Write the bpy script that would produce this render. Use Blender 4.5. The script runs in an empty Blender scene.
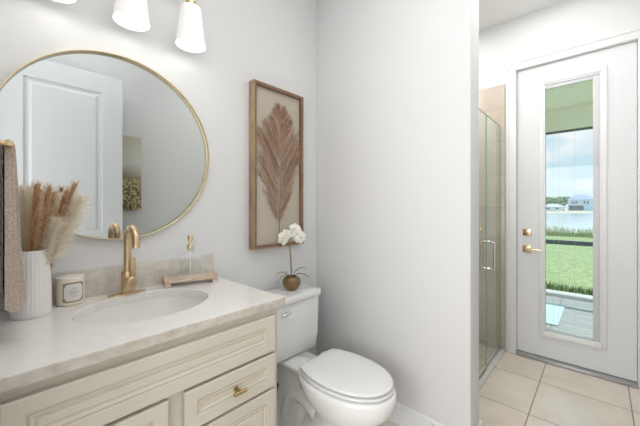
import bpy, bmesh, math, random
from mathutils import Vector, Matrix, noise
random.seed(7)
PI = math.pi
S = bpy.context.scene
COL = S.collection

# ------------------------------------------------------------------ camera
YAW, FPX, HOR = math.radians(42.7), 302.4, 207.3
cd = bpy.data.cameras.new('camera'); cam = bpy.data.objects.new('camera', cd); COL.objects.link(cam)
cam.location = (0, 0, 1.30)
cam.rotation_euler = (PI/2, 0, YAW - PI/2)
cd.sensor_fit = 'HORIZONTAL'; cd.sensor_width = 36; cd.lens = 36*FPX/640
cd.shift_y = (HOR - 213)/640
cd.clip_start = .02; cd.clip_end = 2000
S.camera = cam

# ------------------------------------------------------------------ world, sun, room fill lights, exposure
S.view_settings.view_transform = 'Standard'; S.view_settings.look = 'None'
S.view_settings.gamma = 1; S.view_settings.exposure = 0.10; S.view_settings.use_curve_mapping = False
W = bpy.data.worlds.new('sky'); S.world = W; W.use_nodes = True
wn, wl = W.node_tree.nodes, W.node_tree.links
wn.clear()
wo = wn.new('ShaderNodeOutputWorld'); wb = wn.new('ShaderNodeBackground'); tc = wn.new('ShaderNodeTexCoord')
sp = wn.new('ShaderNodeSeparateXYZ'); rp = wn.new('ShaderNodeValToRGB')
wl.new(tc.outputs['Generated'], sp.inputs[0]); wl.new(sp.outputs['Z'], rp.inputs[0])
rp.color_ramp.elements[0].position = 0.0; rp.color_ramp.elements[0].color = (.62, .78, .84, 1)
rp.color_ramp.elements[1].position = .5; rp.color_ramp.elements[1].color = (.36, .63, .84, 1)
mp = wn.new('ShaderNodeMapping'); mp.inputs['Scale'].default_value = (3, 3, 9)
nz = wn.new('ShaderNodeTexNoise'); nz.inputs['Scale'].default_value = 2.2; nz.inputs['Detail'].default_value = 6
cr = wn.new('ShaderNodeValToRGB'); cr.color_ramp.elements[0].position = .47; cr.color_ramp.elements[1].position = .68
mx = wn.new('ShaderNodeMix'); mx.data_type = 'RGBA'; mx.inputs[7].default_value = (.86, .90, .92, 1)
wl.new(tc.outputs['Generated'], mp.inputs[0]); wl.new(mp.outputs[0], nz.inputs['Vector']); wl.new(nz.outputs[0], cr.inputs[0])
wl.new(cr.outputs[0], mx.inputs[0]); wl.new(rp.outputs[0], mx.inputs[6]); wl.new(mx.outputs[2], wb.inputs[0])
wb.inputs[1].default_value = 1.05; wl.new(wb.outputs[0], wo.inputs[0])

def area(name, loc, sx, sy, power, color=(1, .97, .93), rot=(0, 0, 0)):
    l = bpy.data.lights.new(name, 'AREA'); l.shape = 'RECTANGLE'; l.size = sx; l.size_y = sy
    l.energy = power; l.color = color
    o = bpy.data.objects.new(name, l); COL.objects.link(o); o.location = loc; o.rotation_euler = rot
    return o
sun = bpy.data.lights.new('sun', 'SUN'); sun.energy = 3.2; sun.angle = .02; sun.color = (1, .95, .86)
so = bpy.data.objects.new('sun', sun); COL.objects.link(so); so.rotation_euler = (math.radians(38), math.radians(8), math.radians(60))
area('ceiling_fill', (.50, .40, 2.96), 1.0, .9, 8.5, (.985, .99, 1))  # added panel without a fixture, brightens the counter and the vanity fronts
area('ceiling_fill', (1.95, .0, 2.96), .6, .4, 4.5, (.985, .99, 1))  # added panel without a fixture, aimed at the wing wall's end face
area('ceiling_fill', (2.55, .25, 2.96), .8, .5, 3.2, (.985, .99, 1))  # added panel without a fixture, fill for the patio door side
area('shower_fill', (2.4, 1.15, 2.96), .7, .4, 13)  # added unseen panel that brightens the tiles behind the glass
area('hall_fill', (-1.3, .30, 1.45), 1.3, 2.0, 57, (.985, .99, 1), (0, -PI/2, 0))  # added unseen upright panel, side fill through the doorway
SCONCE_W = .30

# ------------------------------------------------------------------ materials
def mat(name, col, rough=.5, metal=0, spec=.5, coat=0, noise_amt=0, nscale=20, col2=None, bump=0, bscale=80, emit=None, estr=0, trans=0, ior=1.45, stretch=None, sheen=0, sss=0):
    m = bpy.data.materials.new(name); m.use_nodes = True
    n, l = m.node_tree.nodes, m.node_tree.links
    b = n['Principled BSDF']
    b.inputs['Base Color'].default_value = (*col, 1); b.inputs['Roughness'].default_value = rough
    b.inputs['Metallic'].default_value = metal; b.inputs['Specular IOR Level'].default_value = spec
    b.inputs['Coat Weight'].default_value = coat; b.inputs['Transmission Weight'].default_value = trans
    b.inputs['IOR'].default_value = ior; b.inputs['Sheen Weight'].default_value = sheen
    b.inputs['Subsurface Weight'].default_value = sss
    if sss: b.inputs['Subsurface Radius'].default_value = (.01, .01, .01)
    if emit: b.inputs['Emission Color'].default_value = (*emit, 1); b.inputs['Emission Strength'].default_value = estr
    t = n.new('ShaderNodeTexCoord'); mpn = n.new('ShaderNodeMapping'); l.new(t.outputs['Object'], mpn.inputs[0])
    if stretch: mpn.inputs['Scale'].default_value = stretch
    if col2 is not None:
        z = n.new('ShaderNodeTexNoise'); z.inputs['Scale'].default_value = nscale; z.inputs['Detail'].default_value = 5; z.inputs['Roughness'].default_value = .6
        l.new(mpn.outputs[0], z.inputs['Vector'])
        r = n.new('ShaderNodeValToRGB'); r.color_ramp.elements[0].position = .35; r.color_ramp.elements[1].position = .68
        r.color_ramp.elements[0].color = (*col, 1); r.color_ramp.elements[1].color = (*col2, 1)
        l.new(z.outputs[0], r.inputs[0]); l.new(r.outputs[0], b.inputs['Base Color'])
    if bump:
        z = n.new('ShaderNodeTexNoise'); z.inputs['Scale'].default_value = bscale; z.inputs['Detail'].default_value = 3
        l.new(mpn.outputs[0], z.inputs['Vector'])
        u = n.new('ShaderNodeBump'); u.inputs['Strength'].default_value = bump; u.inputs['Distance'].default_value = .004
        l.new(z.outputs[0], u.inputs['Height']); l.new(u.outputs[0], b.inputs['Normal'])
    return m

def glassy(name, tint, refl=.06, ior=1.45, rough=0.0):
    m = bpy.data.materials.new(name); m.use_nodes = True
    n, l = m.node_tree.nodes, m.node_tree.links; n.clear()
    o = n.new('ShaderNodeOutputMaterial'); t = n.new('ShaderNodeBsdfTransparent'); g = n.new('ShaderNodeBsdfGlossy')
    f = n.new('ShaderNodeFresnel'); f.inputs[0].default_value = ior; x = n.new('ShaderNodeMixShader')
    t.inputs[0].default_value = (*tint, 1); g.inputs['Roughness'].default_value = rough
    ge = n.new('ShaderNodeNewGeometry'); iv = n.new('ShaderNodeMath'); iv.operation = 'SUBTRACT'; iv.inputs[0].default_value = 1; l.new(ge.outputs['Backfacing'], iv.inputs[1])
    mu = n.new('ShaderNodeMath'); mu.operation = 'MULTIPLY'; l.new(f.outputs[0], mu.inputs[0]); l.new(iv.outputs[0], mu.inputs[1])
    l.new(mu.outputs[0], x.inputs[0]); l.new(t.outputs[0], x.inputs[1]); l.new(g.outputs[0], x.inputs[2]); l.new(x.outputs[0], o.inputs[0])
    return m

def tile_mat(name, ca, cb, grout, sx, sy, ox, oy, axes, rough=.25, gap=.006, bump=.3):
    """stack-bond tiles from world position; axes picks the two coordinates"""
    m = bpy.data.materials.new(name); m.use_nodes = True
    n, l = m.node_tree.nodes, m.node_tree.links; b = n['Principled BSDF']
    g = n.new('ShaderNodeNewGeometry'); s = n.new('ShaderNodeSeparateXYZ'); l.new(g.outputs['Position'], s.inputs[0])
    def M(op, a, bb=None):
        k = n.new('ShaderNodeMath'); k.operation = op
        for i, v in enumerate((a, bb)):
            if v is None: continue
            if hasattr(v, 'links'): l.new(v, k.inputs[i])
            else: k.inputs[i].default_value = v
        return k.outputs[0]
    masks, ids = [], []
    for ax, sz, of in ((axes[0], sx, ox), (axes[1], sy, oy)):
        u = M('DIVIDE', M('SUBTRACT', s.outputs[ax], of), sz)
        fr = M('FRACT', u); ids.append(M('FLOOR', u))
        e = M('MINIMUM', fr, M('SUBTRACT', 1.0, fr))
        masks.append(M('LESS_THAN', e, gap/2/sz))
    gm = M('MAXIMUM', masks[0], masks[1])
    cb3 = n.new('ShaderNodeCombineXYZ'); l.new(ids[0], cb3.inputs[0]); l.new(ids[1], cb3.inputs[1])
    add = n.new('ShaderNodeVectorMath'); add.operation = 'MULTIPLY_ADD'; l.new(cb3.outputs[0], add.inputs[0]); add.inputs[1].default_value = (7.3, 3.1, 0); l.new(g.outputs['Position'], add.inputs[2])
    z = n.new('ShaderNodeTexNoise'); z.inputs['Scale'].default_value = 3.2; z.inputs['Detail'].default_value = 6; z.inputs['Distortion'].default_value = .8
    l.new(add.outputs[0], z.inputs['Vector'])
    r = n.new('ShaderNodeValToRGB'); r.color_ramp.elements[0].position = .3; r.color_ramp.elements[1].position = .7
    r.color_ramp.elements[0].color = (*ca, 1); r.color_ramp.elements[1].color = (*cb, 1); l.new(z.outputs[0], r.inputs[0])
    x = n.new('ShaderNodeMix'); x.data_type = 'RGBA'; l.new(gm, x.inputs[0]); l.new(r.outputs[0], x.inputs[6]); x.inputs[7].default_value = (*grout, 1)
    l.new(x.outputs[2], b.inputs['Base Color'])
    rr = M('ADD', M('MULTIPLY', gm, .5), rough); l.new(rr, b.inputs['Roughness'])
    bp = n.new('ShaderNodeBump'); bp.invert = True; bp.inputs['Strength'].default_value = bump; bp.inputs['Distance'].default_value = .002
    l.new(gm, bp.inputs['Height']); l.new(bp.outputs[0], b.inputs['Normal'])
    return m

WALL = mat('wall_paint', (.775, .775, .77), .6, bump=.05, bscale=220)
CEIL = mat('ceiling_paint', (.89, .89, .89), .7)
TRIM = mat('trim_paint', (.83, .835, .84), .35)
DOORP = mat('door_paint', (.78, .79, .80), .35)
CREAM = mat('cabinet_cream', (.60, .56, .475), .42)
GLAZE = mat('cabinet_glaze', (.56, .50, .385), .5)
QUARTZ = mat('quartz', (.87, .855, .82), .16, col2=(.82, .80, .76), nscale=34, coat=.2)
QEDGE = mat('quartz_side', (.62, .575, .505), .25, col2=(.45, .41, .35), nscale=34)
SPLASH = mat('splash_stone', (.72, .68, .62), .25, col2=(.58, .54, .47), nscale=28)
BASIN = mat('basin_ceramic', (.84, .82, .77), .15)
PORC = mat('porcelain', (.88, .88, .87), .08, coat=.5)
SEAT = mat('seat_plastic', (.84, .84, .83), .22)
GOLD = mat('brushed_gold', (.66, .50, .31), .30, metal=1)
KNOB = mat('antique_gold', (.46, .34, .16), .3, metal=1)
GOLDP = mat('polished_gold', (.80, .66, .43), .2, metal=1)
CHROME = mat('chrome', (.75, .75, .76), .1, metal=1)
MIRROR = mat('mirror_glass', (.63, .655, .65), .0, metal=1)
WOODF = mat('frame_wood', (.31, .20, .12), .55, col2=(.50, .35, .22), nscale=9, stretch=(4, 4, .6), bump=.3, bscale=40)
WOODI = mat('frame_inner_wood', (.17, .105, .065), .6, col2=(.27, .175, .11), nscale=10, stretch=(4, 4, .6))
WOODT = mat('tray_wood', (.50, .34, .24), .65, col2=(.85, .72, .60), nscale=22, stretch=(1, 6, 6), bump=.4, bscale=50)
LINEN = mat('linen', (.56, .50, .41), .9, col2=(.47, .415, .335), nscale=260, stretch=(1, 1, .25))
VASE = mat('vase_ceramic', (.85, .83, .80), .55)
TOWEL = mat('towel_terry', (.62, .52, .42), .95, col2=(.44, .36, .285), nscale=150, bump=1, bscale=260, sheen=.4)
TOWELD = mat('towel_back_shaded', (.20, .17, .145), .95, col2=(.14, .12, .105), nscale=150, bump=1, bscale=260)  # darker copy of the terry, shade of the back layer put into its colour
CANDLE = mat('candle_glass', (.88, .80, .64), .3, sss=.2)
WAX = mat('candle_wax', (.90, .87, .80), .4, sss=.3)
LABELD = mat('label_dark', (.30, .27, .21), .5)
LABELL = mat('label_light', (.76, .74, .69), .5)
INK = mat('label_ink', (.42, .39, .33), .6)
def fluffy(name, c):
    m = mat(name, c, .95); n, l = m.node_tree.nodes, m.node_tree.links
    t = n.new('ShaderNodeBsdfTranslucent'); t.inputs[0].default_value = (*c, 1); x = n.new('ShaderNodeMixShader'); x.inputs[0].default_value = .5
    d = n.new('ShaderNodeBsdfDiffuse'); d.inputs[0].default_value = (*c, 1)
    l.new(d.outputs[0], x.inputs[1]); l.new(t.outputs[0], x.inputs[2]); l.new(x.outputs[0], n['Material Output'].inputs[0]); return m
TAWNY = fluffy('plume_tawny', (.58, .34, .155))
TAWNY2 = fluffy('plume_tan', (.88, .68, .46))
CREAMP = fluffy('plume_cream', (.98, .93, .82))
ARTP = mat('art_plume', (.43, .275, .185), .9)
ARTP2 = mat('art_plume_light', (.55, .38, .27), .9)
ARTP3 = mat('art_plume_dark', (.31, .19, .125), .9)
ARTS = mat('art_stem', (.25, .16, .10), .9)
PETAL = mat('orchid_petal', (.88, .87, .80), .5, sss=.2)
PETALC = mat('orchid_centre', (.75, .62, .25), .5)
GREEN = mat('orchid_green', (.13, .16, .06), .45)
STEMG = mat('orchid_stem', (.22, .20, .08), .5)
POT = mat('pot_glaze', (.24, .13, .03), .12, col2=(.13, .065, .015), nscale=18, coat=.8)
OPAL = mat('opal_glass', (.93, .92, .90), .3, emit=(1, .98, .95), estr=.16)
BULB = mat('bulb_glow', (1, 1, 1), .4, emit=(1, .98, .95), estr=2.0)
HOSE = mat('hose_black', (.015, .015, .018), .5)
GLASS = glassy('window_glass', (.955, .97, .965), ior=1.35)
SGLASS = glassy('shower_glass', (.955, .98, .965), ior=1.3)
SEDGE = mat('glass_edge', (.30, .46, .38), .15)
BGLASS = glassy('bottle_glass', (.975, .985, .98), ior=1.5)
BEDGE = mat('bottle_rim', (.88, .90, .90), .08)
STRIP = mat('blind_rail', (.66, .67, .69), .5)
FLOOR = tile_mat('floor_tile', (.68, .60, .52), (.79, .715, .635), (.25, .22, .19), .483, .48, 2.285, .325, (0, 1), .14)
SHWX = tile_mat('shower_tile_x', (.50, .43, .35), (.62, .55, .46), (.38, .34, .29), .45, .30, .62, .10, (1, 2), .25, .005)
SHWY = tile_mat('shower_tile_y', (.50, .43, .35), (.62, .55, .46), (.38, .34, .29), .45, .30, 1.80, .10, (0, 2), .25, .005)
SHWF = tile_mat('shower_floor_tile', (.42, .37, .31), (.54, .48, .41), (.30, .27, .23), .05, .05, 0, 0, (0, 1), .4, .005)
CURB = mat('curb_marble', (.74, .72, .69), .2, col2=(.62, .60, .57), nscale=9)

# ------------------------------------------------------------------ mesh helpers
class MB:
    def __init__(s): s.bm = bmesh.new(); s.mi = 0
    def _fin(s, faces, mi):
        for f in faces: f.material_index = mi
    def box(s, x0, x1, y0, y1, z0, z1, bev=0, seg=2, mi=0, M=None):
        r = bmesh.ops.create_cube(s.bm, size=1)
        vs = r['verts']
        for v in vs:
            v.co = Vector((x0+(v.co.x+.5)*(x1-x0), y0+(v.co.y+.5)*(y1-y0), z0+(v.co.z+.5)*(z1-z0)))
        fs = {f for v in vs for f in v.link_faces}
        for f in fs: f.material_index = mi
        if bev:
            es = {e for v in vs for e in v.link_edges}
            rr = bmesh.ops.bevel(s.bm, geom=list(es), offset=bev, segments=seg, affect='EDGES', profile=.5)
            vs = list({v for f in rr['faces'] for v in f.verts} | {v for v in vs if v.is_valid})
        if M is not None:
            allv = set(vs)
            bmesh.ops.transform(s.bm, matrix=M, verts=list(allv))
        return s
    def loft(s, rings, cap=True, mi=0, closed=True):
        rv = [[s.bm.verts.new(p) for p in r] for r in rings]
        n = len(rv[0])
        for a, b in zip(rv, rv[1:]):
            for i in range(n if closed else n-1):
                j = (i+1) % n
                try: s.bm.faces.new((a[i], a[j], b[j], b[i])).material_index = mi
                except ValueError: pass
        if cap and closed:
            for r, rev in ((rv[0], True), (rv[-1], False)):
                try: s.bm.faces.new(list(reversed(r)) if rev else r).material_index = mi
                except ValueError: pass
        return s
    def lathe(s, prof, c=(0, 0, 0), n=40, mi=0, fr=None, cap=True, sx=1, sy=1):
        rings = []
        for r, z in prof:
            ring = []
            for i in range(n):
                a = 2*PI*i/n; k = r if fr is None else fr(r, z, a)
                ring.append((c[0]+k*math.cos(a)*sx, c[1]+k*math.sin(a)*sy, c[2]+z))
            rings.append(ring)
        return s.loft(rings, cap, mi)
    def tube(s, pts, rad, n=12, mi=0, cap=True):
        pts = [Vector(p) for p in pts]
        if not isinstance(rad, (list, tuple)): rad = [rad]*len(pts)
        rings = []; up = None
        for i, p in enumerate(pts):
            t = (pts[min(i+1, len(pts)-1)] - pts[max(i-1, 0)]).normalized()
            if up is None:
                up = Vector((0, 0, 1)) if abs(t.z) < .9 else Vector((1, 0, 0))
            a = t.cross(up).normalized(); b = a.cross(t).normalized(); up = b
            rings.append([p + (a*math.cos(2*PI*k/n) + b*math.sin(2*PI*k/n))*rad[i] for k in range(n)])
        return s.loft(rings, cap, mi)
    def cyl(s, a, b, r, n=24, mi=0, bev=0):
        a, b = Vector(a), Vector(b); d = (b-a); L = d.length; d.normalize()
        if bev: return s.tube([a, a+d*.0001, a+d*bev, b-d*bev, b-d*.0001, b], [r-bev, r-bev*.9, r, r, r-bev*.9, r-bev], n, mi)
        return s.tube([a, b], r, n, mi)
    def ball(s, c, r, seg=16, mi=0, scale=(1, 1, 1)):
        rr = bmesh.ops.create_uvsphere(s.bm, u_segments=seg, v_segments=max(6, seg//2), radius=r)
        for v in rr['verts']:
            v.co = Vector((v.co.x*scale[0]+c[0], v.co.y*scale[1]+c[1], v.co.z*scale[2]+c[2]))
            for f in v.link_faces: f.material_index = mi
        return s
    def quad(s, *p, mi=0):
        f = s.bm.faces.new([s.bm.verts.new(q) for q in p]); f.material_index = mi; return s
    def build(s, name, m, parent=None, smooth=True, angle=38):
        me = bpy.data.meshes.new(name)
        bmesh.ops.recalc_face_normals(s.bm, faces=s.bm.faces)
        if smooth:
            for f in s.bm.faces: f.smooth = True
            for e in s.bm.edges:
                if len(e.link_faces) == 2 and e.calc_face_angle(0) > math.radians(angle): e.smooth = False
        s.bm.to_mesh(me); s.bm.free()
        for k in (m if isinstance(m, (list, tuple)) else [m]): me.materials.append(k)
        o = bpy.data.objects.new(name, me); COL.objects.link(o)
        if parent: 
            o.parent = parent
            P0 = Vector(parent.get('_base', (0, 0, 0)))
            R0 = parent.get('_rz', 0.0)
            if not parent.get('_local', 0):
                me.transform(Matrix.Rotation(-R0, 4, 'Z') @ Matrix.Translation(-P0))
        return o

_roots = []
def thing(name, label, cat, loc=(0, 0, 0), group=None, rz=0, local=False, kind=None):
    """Empty at the thing's base; parts are modelled in world space (or local if local=True)"""
    o = bpy.data.objects.new(name, None); COL.objects.link(o); o.empty_display_size = .05
    o.location = loc; o.rotation_euler = (0, 0, rz)
    o['_base'] = tuple(loc); o['_rz'] = rz; o['_local'] = 1 if local else 0; _roots.append(o)
    if label: o['label'] = label
    if cat: o['category'] = cat
    if group: o['group'] = group
    if kind: o['kind'] = kind
    return o
def sub(parent_part, mb, name, m, root, **k):
    """sub-part: child of a part, modelled in the same space as the part"""
    o = mb.build(name, m, root, **k); o.parent = parent_part; return o
def tag(o, label, cat, group=None, kind=None):
    o['label'] = label; o['category'] = cat
    if group: o['group'] = group
    if kind: o['kind'] = kind
    return o
def struct(o): o['kind'] = 'structure'; return o
def sbox(name, m, *b, bev=0):
    return struct(MB().box(*b, bev=bev).build(name, m))
def copy_thing(r, loc, rz=None, label=None):
    c = r.copy(); COL.objects.link(c); c.location = loc; _roots.append(c)
    if rz is not None: c.rotation_euler = (0, 0, rz)
    if label: c['label'] = label
    for ch in list(r.children):
        k = ch.copy(); COL.objects.link(k); k.parent = c
        for g in list(ch.children):
            q = g.copy(); COL.objects.link(q); q.parent = k
    return c
def at(px, D, z=0):
    u = (px-320)/FPX; c, s = math.cos(YAW), math.sin(YAW)
    return Vector((D*(c+u*s), D*(s-u*c), z))

# ------------------------------------------------------------------ room dimensions
YW, XW, XD, YF, XL, HC = 1.566, 1.655, 3.161, -.30, -.010, 2.98
XS = XW+.15          # far face of the wing wall
YE = .482            # its end
T = .12

# floor / ceiling
sbox('floor', FLOOR, -1.5, XD+.16, YF-T, YW+T, -.12, 0)
sbox('ceiling', CEIL, -1.5, XD+.16, YF-T, YW+T, HC, HC+.1)
# walls
sbox('wall_back', WALL, XL-T, XS, YW, YW+T, 0, HC)
sbox('wall_wing', WALL, XW, XS, YE, YW, 0, HC, bev=.004)
sbox('wall_front', WALL, XL-T, XD, YF-T, YF, 0, HC)
def wall_left():
    m = MB()
    m.box(XL-T, XL, .86-.10, YW, 0, HC); m.box(XL-T, XL, -.09, .76, 2.50, HC); m.box(XL-T, XL, YF, -.09, 0, HC)
    return struct(m.build('wall_left', WALL))
wall_left()
DY0, DY1, DZ0, DZ1 = -.202, .536, .03, 2.507     # patio door leaf
def wall_right():
    m = MB()
    m.box(XD, XD+.16, DY1+.012, YW, 0, HC)
    m.box(XD, XD+.16, YF-T, DY0-.012, 0, HC)
    m.box(XD, XD+.16, DY0-.012, DY1+.012, DZ1+.012, HC)
    return struct(m.build('wall_right', WALL))
wall_right()
# hallway behind the doorway
sbox('wall_hall_far', WALL, -1.5, -1.38, -1.2, 1.7, 0, HC)
sbox('wall_hall_side', WALL, -1.38, XL-T, YF-T, YF, 0, HC)
sbox('wall_hall_end', WALL, -1.38, XL-T, YW, YW+T, 0, HC)
# shower tiled linings
YG = .66
struct(MB().box(XD-.012, XD-.0005, .628, YW-.0005, 0, 2.42, bev=.002).build('wall_shower_far', SHWX))
struct(MB().box(XS+.0005, XD-.012, YW-.012, YW-.0005, 0, 2.42).build('wall_shower_back', SHWY))
struct(MB().box(XS+.0005, XS+.012, .628, YW-.012, 0, 2.42).build('wall_shower_near', SHWX))
sbox('floor_shower', SHWF, XS+.012, XD-.012, YG+.03, YW-.012, .001, .006)
struct(MB().box(XS+.012, XD-.012, .622, YG+.03, .001, .016, bev=.004).build('trim_1', CURB))

# baseboards
def baseboard(name, pts_boxes):
    m = MB()
    for (x0, x1, y0, y1, nx, ny) in pts_boxes:
        m.box(x0, x1, y0, y1, .001, .105)
        # stepped and rounded top
        dx, dy = nx*.005, ny*.005
        m.box(x0 if nx >= 0 else x0+.005, x1 if nx <= 0 else x1-.005, y0 if ny >= 0 else y0+.005, y1 if ny <= 0 else y1-.005, .105, .132, bev=.003)
    return struct(m.build(name, TRIM))
baseboard('baseboard_wing', [(XW-.014, XW-.0005, YE-.014, YW, -1, 0), (XW-.014, XS+.014, YE-.014, YE-.0005, 0, -1), (XS+.0005, XS+.014, YE-.014, .62, 1, 0)])
baseboard('baseboard_back', [(.80, XW-.014, YW-.014, YW-.0005, 0, -1)])
baseboard('baseboard_front', [(.0, XD-.02, YF+.0005, YF+.014, 0, 1)])

# door casings
def casing(name, y0, y1, zt, x, sgn, w=.077, t=.018):
    m = MB()
    a, b = sorted((x, x+sgn*t)); a2, b2 = sorted((x, x+sgn*t*.6))
    for (p, q, r, s_) in ((y0-w, y0, 0, zt), (y1, y1+w, 0, zt)):
        m.box(a, b, p, q, .0015, zt, bev=.004)
    m.box(a, b, y0-w, y1+w, zt, zt+w, bev=.004)
    # inner bead
    c, d = sorted((x+sgn*t, x+sgn*(t+.006)))
    m.box(c, d, y0-w+.004, y0-w+.02, .0015, zt+w-.004, bev=.002); m.box(c, d, y1+w-.02, y1+w-.004, .0015, zt+w-.004, bev=.002)
    m.box(c, d, y0-w+.02, y1+w-.02, zt+w-.02, zt+w-.004, bev=.002)
    return struct(m.build(name, TRIM))
casing('trim_2', DY0-.004, DY1+.004, DZ1+.006, XD-.0005, -1)
def jamb():
    m = MB()
    m.box(XD, XD+.16, DY0-.0115, DY0-.003, .001, DZ1+.003); m.box(XD, XD+.16, DY1+.003, DY1+.0115, .001, DZ1+.003)
    m.box(XD, XD+.16, DY0-.0115, DY1+.0115, DZ1+.003, DZ1+.0115)
    return struct(m.build('trim_3', TRIM))
jamb()
struct(MB().box(XD-.035, XD+.16, DY0-.003, DY1+.003, .0008, .026, bev=.004).build('trim_4', mat('threshold_aluminium', (.45, .45, .46), .35, metal=.7)))
# casing of the doorway the photograph was taken from
def case_left():
    m = MB(); t = .014
    m.box(XL+.0005, XL+t, .76, .832, .0015, 2.50, bev=.003)
    m.box(XL+.0005, XL+t, -.09, .832, 2.50, 2.572, bev=.003)
    m.box(XL-T, XL, .75, .76, 0, 2.50); m.box(XL-T, XL, -.09, -.085, 0, 2.50)
    return struct(m.build('trim_5', TRIM))
case_left()

# ------------------------------------------------------------------ patio door (door_1)
d1 = thing('door_1', None, None, (XD+.03, (DY0+DY1)/2, .028), kind='structure')
LY0, LY1, LZ0, LZ1 = -.005, .335, .262, 2.33     # glass opening
x0, x1 = XD+.012, XD+.056
m = MB()
def ringbox(m, xa, xb, oy0, oy1, oz0, oz1, iy0, iy1, iz0, iz1, bev=.0, mi=0):
    m.box(xa, xb, oy0, iy0, oz0, oz1, bev, mi=mi); m.box(xa, xb, iy1, oy1, oz0, oz1, bev, mi=mi)
    m.box(xa, xb, iy0, iy1, iz1, oz1, bev, mi=mi); m.box(xa, xb, iy0, iy1, oz0, iz0, bev, mi=mi)
ringbox(m, x0, x1, DY0, DY1, DZ0, DZ1, LY0, LY1, LZ0, LZ1)
m.build('door_slab', DOORP, d1)
m = MB()
# raised lite frame with a stepped profile
FO = .040
ringbox(m, x0-.012, x0, LY0-FO, LY1+FO, LZ0-FO-.012, LZ1+FO+.012, LY0-.012, LY1+.012, LZ0-.014, LZ1+.014, bev=.004)
ringbox(m, x0-.006, x0+.01, LY0-.014, LY1+.014, LZ0-.016, LZ1+.016, LY0, LY1, LZ0, LZ1, bev=.002)
m.build('lite_frame', TRIM, d1)
m = MB(); m.box(x0+.008, x0+.012, LY0, LY1, LZ0, LZ1); m.build('glass_pane', GLASS, d1, smooth=False)
m = MB(); m.box(x0+.001, x0+.0075, LY0, LY0+.040, LZ0, LZ1, bev=.001); m.box(x0+.001, x0+.0075, LY0+.040, LY1, LZ1-.03, LZ1, bev=.001)
m.box(x0-.003, x0+.001, LY0+.012, LY0+.032, 1.62, 1.92, bev=.002)
m.build('blind_rail', STRIP, d1)
m = MB()
for yy in (LY1-.055, LY1-.09, LY0+.15): m.cyl((x0+.02, yy, LZ0), (x0+.02, yy, LZ1-.03), .0007, 6)
m.build('blind_cord', STRIP, d1)
m = MB(); m.box(x0-.010, x0, .430, .494, 1.055, 1.112, bev=.004)
db = m.build('deadbolt', GOLDP, d1)
m = MB(); m.cyl((x0-.020, .462, 1.083), (x0-.010, .462, 1.083), .014, 20, bev=.002); m.box(x0-.032, x0-.020, .459, .465, 1.070, 1.096, bev=.002)
sub(db, m, 'thumb_turn', GOLD, d1)
m = MB(); m.box(x0-.010, x0, .430, .494, .908, .968, bev=.004)
hp = m.build('handle_plate', GOLD, d1)
m = MB(); m.cyl((x0-.045, .462, .938), (x0-.010, .462, .938), .010, 20, bev=.001); m.tube([(x0-.042, .468, .938), (x0-.044, .44, .938), (x0-.042, .40, .940), (x0-.040, .355, .937)], [.009, .0085, .0075, .006], 12)
sub(hp, m, 'lever', GOLDP, d1)
m = MB(); m.box(x0-.003, x0+.044, DY0, DY1, .0265, .034); m.build('door_sweep', mat('sweep_grey', (.25, .25, .26), .6), d1)

# ------------------------------------------------------------------ open bathroom door leaf (door_2), seen in the mirror
d2 = thing('door_2', None, None, (.405, -.108, .01), kind='structure')
def panel_leaf(m, xa, xb, ya, yb, za, zb, panels):
    # stiles / rails around recessed panels; front face at yb
    xs = sorted({xa, xb} | {p for q in panels for p in q[:2]})
    px0, px1 = panels[0][0], panels[0][1]
    m.box(xa, px0, ya, yb, za, zb); m.box(px1, xb, ya, yb, za, zb)
    zz = [za] + [v for p in sorted(panels, key=lambda q: q[2]) for v in p[2:]] + [zb]
    for k in range(0, len(zz), 2): m.box(px0, px1, ya, yb, zz[k], zz[k+1])
    for p in panels:
        m.box(p[0], p[1], ya+.008, yb-.010, p[2], p[3])
        ix = .028
        # raised bevelled field
        for (f, o) in ((yb-.010, .003), ):
            a = [(p[0]+ix, f, p[2]+ix), (p[1]-ix, f, p[2]+ix), (p[1]-ix, f, p[3]-ix), (p[0]+ix, f, p[3]-ix)]
            b = [(p[0]+ix+.02, f+.006, p[2]+ix+.02), (p[1]-ix-.02, f+.006, p[2]+ix+.02), (p[1]-ix-.02, f+.006, p[3]-ix-.02), (p[0]+ix+.02, f+.006, p[3]-ix-.02)]
            m.loft([a, b])
m = MB(); panel_leaf(m, 0.0, .814, -.148, -.110, .012, 2.47, [(.160, .660, 1.075, 2.31), (.160, .660, .22, .93)])
m.build('door_slab', DOORP, d2, smooth=False)
m = MB(); m.cyl((.755, -.11, .96), (.755, -.102, .96), .026, 24, bev=.002); m.cyl((.755, -.102, .96), (.755, -.075, .96), .009); m.tube([(.765, -.076, .96), (.70, -.076, .96), (.65, -.078, .958)], [.009, .008, .006], 12)
m.build('handle', GOLD, d2)

# ------------------------------------------------------------------ vanity cabinet
vc = thing('vanity_cabinet', 'cream glazed vanity cabinet with raised-panel drawers under the quartz counter', 'cabinet', (.40, 1.25, 0))
CX0, CX1, CY0, CY1 = XL+.006, .795, .975, YW-.003
m = MB()
m.box(CX0, CX0+.018, CY0+.02, CY1, .001, .8985); m.box(CX1-.018, CX1, CY0+.02, CY1, .001, .8985, bev=.001)
m.box(CX0+.018, CX1-.018, CY0+.02, CY1, .10, .118); m.box(CX0+.018, CX1-.018, CY1-.012, CY1, .118, .86)
m.box(CX0+.018, CX1-.018, CY0+.075, CY0+.09, .001, .10)
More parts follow.
